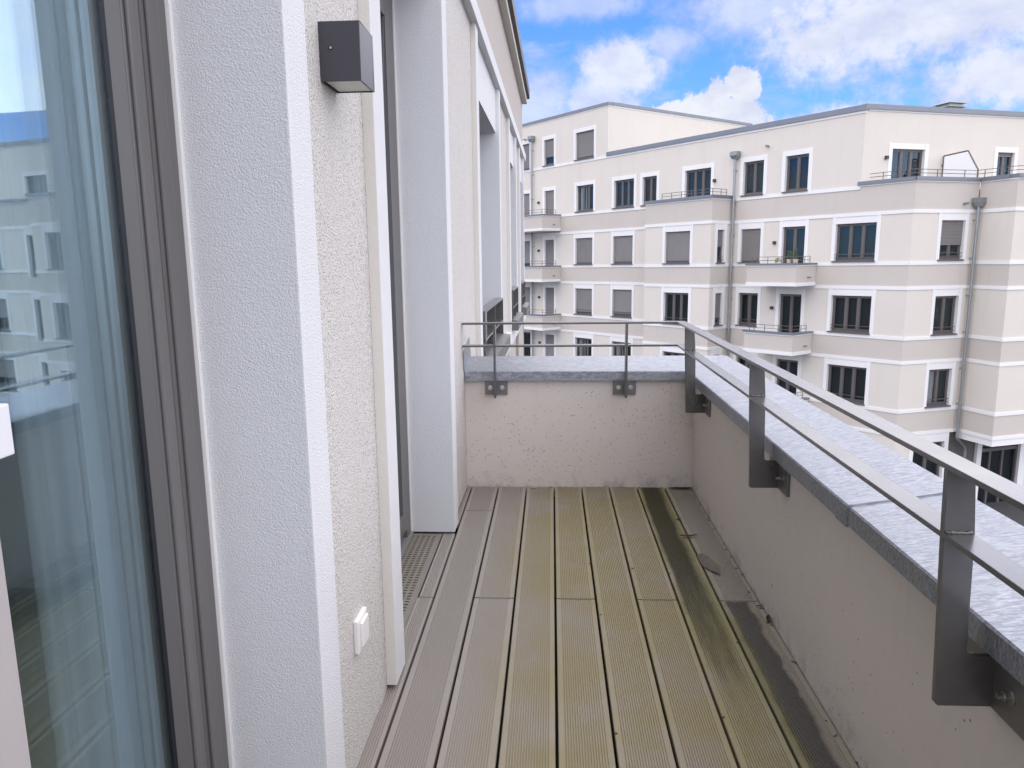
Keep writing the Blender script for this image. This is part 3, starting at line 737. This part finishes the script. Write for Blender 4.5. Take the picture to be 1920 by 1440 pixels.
# --- door beside the camera
d1 = MB()
for (a0, a1, b0, b1) in ((1.247, 1.335, -.26, -.172), (1.262, 1.30, -.172, -.166)): d1.box(a0, a1, b0, b1, .0, 2.37, L)
d1.box(-.23, -.14, -.26, -.172, 0, 2.37, L).box(-.14, 1.247, -.26, -.172, 2.29, 2.37, L).box(-.14, 1.247, -.26, -.172, 0, .05, L)
DR = d1.build('balcony_door', 'frame', LB, bevel=.003)
MB().box(1.335, 1.345, -.26, -.166, .0, 2.37, L).build('sealing_bead', 'plastic', DR)
MB().box(1.236, 1.247, -.26, -.19, .05, 2.29, L).build('joint', 'black_gap', DR)
MB().box(1.184, 1.236, -.25, -.166, .06, 2.28, L).box(1.192, 1.212, -.166, -.160, .06, 2.28, L).build('sash', 'frame', DR, bevel=.003)
bd = MB(); bd.prism([(1.184, -.168), (1.184, -.25), (1.174, -.25), (1.174, -.187)], lambda l, d: L(l, d, .06), lambda l, d: L(l, d, 2.28)); bd.build('glazing_bead', 'frame', DR)
gk = MB(); gk.prism([(1.174, -.186), (1.174, -.25), (1.1715, -.25), (1.1715, -.192)], lambda l, d: L(l, d, .06), lambda l, d: L(l, d, 2.28)); gk.build('gasket', 'gasket', DR)
for dd_ in (-.197, -.217): MB().box(1.150, 1.171, dd_ - .0145, dd_ - .0005, .08, 2.26, L).build('spacer_bar', 'steel', DR)
for d in (-.192, -.212, -.232):
    MB().box(.80, 1.1715, d - .004, d, .08, 2.26, L).build('pane', 'glass', DR)
MB().box(.72, .815, -.25, -.168, .06, 2.28, L).build('stile', 'lit_frame', DR, bevel=.003)
hd = MB().box(.735, .765, -.168, -.158, .99, 1.125, L).box(.752, .765, -.158, -.138, 1.075, 1.092, L).box(.752, .797, -.140, -.122, 1.036, 1.096, L)
hd.build('handle', 'handle', DR, bevel=.002)
cu = MB(); NP = 150
for q in range(NP + 1):
    l = 1.02 + (1.335 - 1.02) * q / NP
    d = -.30 + .022 * math.sin(q * .17) + .008 * math.sin(q * .41 + 1)
    cu.v += [tuple(L(l, d, -.01)), tuple(L(l, d, 2.4)), tuple(L(l, d - .003, -.01)), tuple(L(l, d - .003, 2.4))]
for q in range(NP):
    i = q * 4; cu.f += [[i, i + 4, i + 5, i + 1], [i + 2, i + 3, i + 7, i + 6]]
cu.f += [[0, 1, 3, 2], [NP * 4, NP * 4 + 2, NP * 4 + 3, NP * 4 + 1]]
tag(cu.build('curtain', 'sheer', None, smooth=True), 'pale pleated curtain hanging behind the glass of the near balcony door', 'curtain')
# --- second door further along
d2 = MB().box(2.10, 2.19, -.26, -.172, .0, 2.37, L).box(3.135, 3.215, -.26, -.172, 0, 2.37, L).box(2.19, 3.135, -.26, -.172, 2.28, 2.37, L)
D2 = d2.build('balcony_door', 'frame', LB, bevel=.003)
MB().box(3.215, 3.225, -.26, -.168, 0, 2.37, L).build('sealing_bead', 'plastic', D2)
MB().box(3.125, 3.135, -.25, -.19, .06, 2.28, L).build('joint', 'black_gap', D2)
MB().box(3.045, 3.125, -.25, -.168, .06, 2.27, L).box(2.2, 2.28, -.25, -.168, .06, 2.27, L).box(2.28, 3.045, -.25, -.168, .06, .15, L).box(2.28, 3.045, -.25, -.168, 2.18, 2.27, L).build('sash', 'frame', D2, bevel=.003)
for d in (-.206, -.232): MB().box(2.28, 3.045, d - .004, d, .15, 2.18, L).build('pane', 'glass', D2)
MB().box(2.11, 3.215, -.26, -.160, -.03, .012, L).build('threshold', 'threshold', D2)
# --- windows beyond the balcony
def lwin(l0, l1, n):
    b = MB().box(l0, l0 + .09, -.26, -.172, .62, 2.24, L).box(l1 - .09, l1, -.26, -.172, .62, 2.24, L).box(l0 + .09, l1 - .09, -.26, -.172, .62, .71, L).box(l0 + .09, l1 - .09, -.26, -.172, 2.15, 2.24, L)
    for k in range(1, n): x = l0 + (l1 - l0) * k / n; b.box(x - .06, x + .06, -.255, -.17, .71, 2.15, L)
    wn = b.build('window', 'frame', LB)
    MB().box(l0 + .09, l1 - .09, -.22, -.21, .71, 2.15, L).build('pane', 'glass', wn)
    MB().hexa([L(l0 - .03, -.17, .50), L(l1 + .03, -.17, .50), L(l1 + .03, .10, .50), L(l0 - .03, .10, .50),
               L(l0 - .03, -.17, .64), L(l1 + .03, -.17, .64), L(l1 + .03, .10, .60), L(l0 - .03, .10, .60)]).build('sill', 'frame', wn)
    g = MB()
    for z in (.72, .90): g.box(l0 + .02, l1 - .02, -.02, .045, z, z + .012, L)
    for x in (l0 + .02, l0 + (l1 - l0) * .5, l1 - .03): g.box(x, x + .012, -.02, .045, .60, .90, L)
    g.build('guard_rail', 'rail', wn)
for l0, l1, n in ((4.66, 6.24, 2), (7.62, 8.65, 2), (9.6, 10.52, 2)): lwin(l0, l1, n)

# --- wall lamp
LP = thing('wall_lamp', 'anthracite box wall lamp with frosted glass underside on the rough cream wall', 'wall lamp', L(1.69, 0, 1.68))
t = .004; l0, l1, z0, z1, dd = 1.638, 1.755, 1.625, 1.745, .088
MB().box(l0, l0 + t, 0, dd, z0, z1, L).box(l1 - t, l1, 0, dd, z0, z1, L).box(l0 + t, l1 - t, dd - t, dd, z0, z1, L).box(l0 + t, l1 - t, 0, t, z0, z1, L).box(l0 + t, l1 - t, t, dd - t, z1 - .02, z1 - .003, L).build('housing', 'anthracite', LP, bevel=.0008)
MB().box(l0 + .012, l1 - .006, .008, dd - .006, z0 + .002, z0 + .012, L).build('glass_cover', 'frosted', LP)
MB().tube([L(l0 - .0015, .026, 1.692), L(l0 + .001, .026, 1.692)], [.0042, .0042], 14).build('screw_socket', 'black_gap', LP)
MB().tube([L(l0 - .0022, .026, 1.692), L(l0, .026, 1.692)], .0028, 14).build('screw', 'steel', LP)
# --- light switch
SW = thing('light_switch', 'white square outdoor rocker switch low on the rough cream wall', 'light switch', L(1.715, 0, .33))
MB().box(1.672, 1.757, 0, .013, .285, .372, L).build('plate', 'plastic', SW, bevel=.003)
MB().box(1.688, 1.745, .013, .020, .297, .360, L).build('rocker', 'plastic', SW, bevel=.002)

# ==================================================================  DECK
DK = thing('balcony_deck', 'ribbed grey brown composite deck boards with olive algae on the balcony floor', 'deck', (.1, 2.0, -.06))
DK['kind'] = 'structure'
def board(x0, x1, y0, y1, border=.014, pitch=.0070, gd=.0032, dz=0):
    n = int((x1 - x0 - 2 * border) / pitch); off = (x1 - x0 - n * pitch) / 2
    pr = [(x0, -.024), (x0, -.002), (x0 + .002, 0)]
    for k in range(n):
        a = x0 + off + k * pitch
        pr += [(a + pitch * .24, 0), (a + pitch * .29, -gd), (a + pitch * .71, -gd), (a + pitch * .76, 0)]
    pr += [(x1 - .002, 0), (x1, -.002), (x1, -.024)]
    N = len(pr); b = MB(); tilt = random.uniform(-.0006, .0006)
    for y in (y0, y1):
        for x, z in pr: b.v.append((x, y, z + dz + tilt * (1 if y == y1 else -1)))
    for k in range(N - 1): b.f.append([k, k + 1, N + k + 1, N + k])
    b.f.append([N - 1, 0, N, 2 * N - 1]); b.f.append(list(range(N))[::-1]); b.f.append(list(range(N, 2 * N)))
    return b.build('deck_board', 'deck', DK)
GX = [-.4425, -.2945, -.1395, .0115, .1615, .3115, .4625, .6125]
g = .0041; YN, YF, J = -2.2, 3.935, 2.578
e = .0046
board(-.4995, GX[0] - g, 2.58, 3.222, border=.008)                     # beside the drain grate
board(-.505, GX[0] - g, 1.0, J - e, border=.008, dz=-.001)
board(-.50, GX[0] - g, YN, .99, border=.008)
board(-.466, GX[0] - g, 3.35, YF, border=.004)
rows = [(GX[0], GX[1], [YN, .2, 3.537, YF]), (GX[1], GX[2], [YN, J, YF]), (GX[2], GX[3], [YN, .5, YF]), (GX[3], GX[4], [YN, J + .002, YF]),
        (GX[4], GX[5], [YN, .1, YF + .012]), (GX[5], GX[6], [YN, J + .004, YF]), (GX[6], GX[7], [YN, .3, YF]), (GX[7], .756, [YN, J + .002, YF - .004])]
for x0, x1, ys in rows:
    for a, b in zip(ys, ys[1:]): board(x0 + g, x1 - (g if x1 < .75 else 0), a + e, b - e)
tag(MB().box(-.75, .77, -2.3, 3.95, -.3, -.06).build('balcony_slab', 'membrane'), 'dark balcony slab under the deck boards', 'slab', kind='structure')
# drain grate in front of the second door
GR = thing('drain_grate', 'slotted metal drain grate in front of the second balcony door', 'drain grate', (-.58, 2.66, -.02))
gb = MB(); gx0, gx1, gy0, gy1 = -.655, -.506, 2.105, 3.222; zt, th = -.001, .002
pitch_y, sl_h = .0232, .0085
ncol, tab = 5, .009
y = gy0 + .012; gb.box(gx0, gx1, gy0, y, zt - th, zt)
while y + pitch_y < gy1 - .002:
    xs0 = gx0 + .012; cw = (gx1 - .014 - xs0) / ncol
    gb.box(gx0, xs0, y, y + sl_h, zt - th, zt)
    for k in range(ncol):
        gb.box(xs0 + (k + 1) * cw - tab, xs0 + (k + 1) * cw + (.014 if k == ncol - 1 else 0), y, y + sl_h, zt - th, zt)
    gb.box(gx0, gx1, y + sl_h, y + pitch_y, zt - th, zt); y += pitch_y
gb.box(gx0, gx1, y, gy1, zt - th, zt)
gb.build('slotted_plate', 'grate', GR)
MB().box(gx1, gx1 + .003, gy0, gy1, -.04, .002).build('edge_profile', 'steel', GR)
MB().box(gx0 + .001, gx1 - .001, gy0 + .001, gy1 - .001, -.055, -.035).build('channel', 'membrane', GR)

# ==================================================================  PARAPET
PA = thing('parapet_wall', 'low taupe concrete parapet with pitted face and zinc coping round the balcony', 'parapet wall', (.85, 2.5, -.3))
MB().prism([(-.4705, 3.94), (.76, 3.94), (.76, -2.3), (.955, -2.3), (.955, 4.17), (-.4705, 4.17)], lambda x, y: (x, y, -.35), lambda x, y: (x, y, .640)).build('wall', 'concrete', PA)
XI, XO, YI, YO = .718, .985, 3.908, 4.215
ZB, ZI, ZO = .597, .648, .688
prof = [(0, ZB), (0, ZI - .004), (.004, ZI), (.267, ZO), (.267, ZO - .07), (.262, ZO - .07), (.262, ZO - .006), (.006, ZI - .006), (.006, ZB)]
kf = (YO - YI) / .267
def cop_right(y0, y1, grow=0., mitre=False):
    fy = (lambda o: YI + o * kf - .001) if mitre else (lambda o: y1)
    G = lambda o, z: (o - .1335) * (1 + grow / .1335) + .1335
    return MB().prism(prof, lambda o, z: (XI + G(o, z), y0, z + (grow if z > ZB + .02 else -grow)), lambda o, z: (XI + G(o, z), fy(o), z + (grow if z > ZB + .02 else -grow)))
cop_right(1.772, 0, 0, True).build('coping', 'zinc', PA, label='far coping length along the right wall')
cop_right(1.762, 1.83, .0028).build('coping_lap', 'zinc', PA)
cop_right(-2.3, 1.768, -.0015).build('coping', 'zinc', PA, label='near coping length along the right wall')
MB().prism(prof, lambda o, z: (-.468, YI + o * kf, z), lambda o, z: (XI + o - .001, YI + o * kf, z)).build('coping', 'zinc', PA, label='coping length on the far wall')
up = [(3.885, .652), (3.862, .745), (3.875, .757), (4.15, .806), (4.21, .70), (4.2, .684), (3.91, .645)]
MB().prism(up, lambda y, z: (-.4695, y, z), lambda y, z: (-.4655, y, z)).build('upstand', 'zinc', PA)

# ==================================================================  RAILING
RL = thing('balcony_railing', 'grey brown flat bar railing bolted inside the parapet', 'railing', (.69, 2.42, .5))
ZR, ZM, TH = .914, .796, .010
def flat(name, z, xi, wy):
    # right run: flat bar, far run: flat bar; mitred at the corner
    yo = 3.885; w_ = .047
    xi_f = xi
    b = MB().prism([(xi, -2.2), (xi + w_, -2.2), (xi + w_, yo), (-.468, yo), (-.468, yo - w_), (xi, yo - w_)], lambda x, y: (x, y, z - TH), lambda x, y: (x, y, z))
    return b.build(name, 'rail', RL, bevel=.0015)
flat('top_rail', ZR, .642, 0)
flat('mid_rail', ZM, .6455, 0)
def post_right(y):
    pr = [(.657, .489), (.662, .484), (.752, .484), (.752, .577), (.709, .577), (.702, .584), (.697, ZM - TH), (.688, ZR - TH), (.6425, ZR - TH), (.6455, ZM - TH)]
    po = MB().prism(pr, lambda x, z: (x, y - .006, z), lambda x, z: (x, y + .006, z)).build('post', 'rail', RL, bevel=.0018)
    MB().box(.750, .7595, y - .1, y + .1, .484, .594).build('mounting_plate', 'plate', po, bevel=.001)
    for s in (-1, 1):
        MB().tube([(.7505, y + s * .055, .535), (.748, y + s * .055, .535)], .014, 16).tube([(.748, y + s * .055, .535), (.738, y + s * .055, .535)], .009, 6).tube([(.738, y + s * .055, .535), (.728, y + s * .055, .535)], .0055, 10).build('bolt', 'steel', po)
    for z in (ZM,):      # weld bead
        wb = MB(); k = 0
        pts = [(.6475 + q * .0043, y - .0075 + random.uniform(-.0012, .0012), z + .001 + random.uniform(0, .0012)) for q in range(11)]
        wb.tube(pts, [.0032 + random.uniform(-.0008, .0012) for _ in pts], 6).build('weld', 'rail', po, smooth=True)
for y in (3.615, 2.42, 1.205, 0.0, -1.2): post_right(y)
def post_far(x):
    pr = [(3.838, .515), (3.930, .515), (3.930, .575), (3.886, .585), (3.884, ZR - TH), (3.840, ZR - TH)]
    po = MB().prism(pr, lambda y, z: (x - .006, y, z), lambda y, z: (x + .006, y, z)).build('post', 'rail', RL, bevel=.0018)
    MB().box(x - .061, x + .061, 3.928, 3.9385, .517, .595).build('mounting_plate', 'plate', po, bevel=.001)
    for s in (-1, 1):
        MB().tube([(x + s * .032, 3.928, .556), (x + s * .032, 3.925, .556)], .013, 16).tube([(x + s * .032, 3.925, .556), (x + s * .032, 3.916, .556)], .008, 6).tube([(x + s * .032, 3.916, .556), (x + s * .032, 3.908, .556)], .005, 10).build('bolt', 'steel', po)
post_far(-.30); post_far(.388)

# ==================================================================  LITTER
def leaf(loc, rz, l, wd, mt, name, label, cat, curl=.01):
    b = MB(); n = 7; rs = []
    for k in range(n):
        u = k / (n - 1); h = wd * math.sin(math.pi * (u * .92 + .04)) * random.uniform(.75, 1.15) * .5
        zc = .0015 + .35 * curl * (u - .5) ** 2 * 4 + random.uniform(0, .002)
        x = (u - .5) * l
        for yy, zz in ((-h, zc + .004), (0, zc), (h, zc + .003)):
            c, s = math.cos(rz), math.sin(rz); b.v.append((loc[0] + x * c - yy * s, loc[1] + x * s + yy * c, loc[2] + zz))
    for k in range(n - 1):
        for q in range(2): i = k * 3 + q; b.f.append([i, i + 1, i + 4, i + 3])
    o = b.build(name, mt)
    return tag(o, label, cat, 'dead leaves on the deck' if cat == 'leaf' else None)
leaf((.640, 2.90, .0), 1.75, .20, .07, 'leaf_grey', 'dead_leaf', 'dry grey leaf beside the board gap near the right wall', 'leaf')
leaf((.612, 3.20, .004), .12, .075, .02, 'leaf_brown', 'dead_twig', 'curled dark twig lying across the gap of the two right boards', 'twig', .012)
leaf((.70, 3.905, .0), .05, .14, .03, 'leaf_brown', 'dead_leaf', 'dark wet leaf litter in the far right corner of the deck', 'leaf')
leaf((.748, 2.43, .002), 1.4, .05, .02, 'leaf_brown', 'dead_leaf', 'small dark leaf against the foot of the right parapet', 'leaf', .015)
leaf((.604, 3.42, .002), .6, .03, .014, 'leaf_brown', 'dead_leaf', 'tiny brown leaf on the gap behind the twig', 'leaf', .006)
leaf((-.10, 3.90, .0), .2, .03, .018, 'terracotta', 'dead_leaf', 'small orange leaf at the far end of the deck', 'leaf', .004)
# crumbs of leaf and soil gathered along the foot of the parapet and in the board gaps
lb = MB()
for k in range(70):
    if k % 3: x, y, z = random.gauss(.748, .006), random.uniform(1.2, 3.93), .001
    elif k % 2: x, y, z = random.choice(GX[4:]) + random.gauss(0, .006), random.uniform(1.0, 3.9), .0005
    else: x, y, z = random.uniform(-.45, .75), 3.93 - abs(random.gauss(0, .012)), .001
    x = min(x, .757); r_ = random.uniform(.002, .006); a_ = random.uniform(0, 6.28); i = len(lb.v)
    for q in range(4):
        t_ = a_ + q * 1.57 + random.uniform(-.4, .4); lb.v.append((min(x + math.cos(t_) * r_ * 1.3, .7595), min(y + math.sin(t_) * r_, 3.9395), z + random.uniform(0, .0015)))
    lb.v.append((x, y, z + random.uniform(.002, .004)))
    for q in range(4): lb.f.append([i + q, i + (q + 1) % 4, i + 4])
tag(lb.build('leaf_crumbs', 'leaf_brown'), 'dark crumbs of leaf and soil along the foot of the parapet', 'leaf litter', kind='stuff')
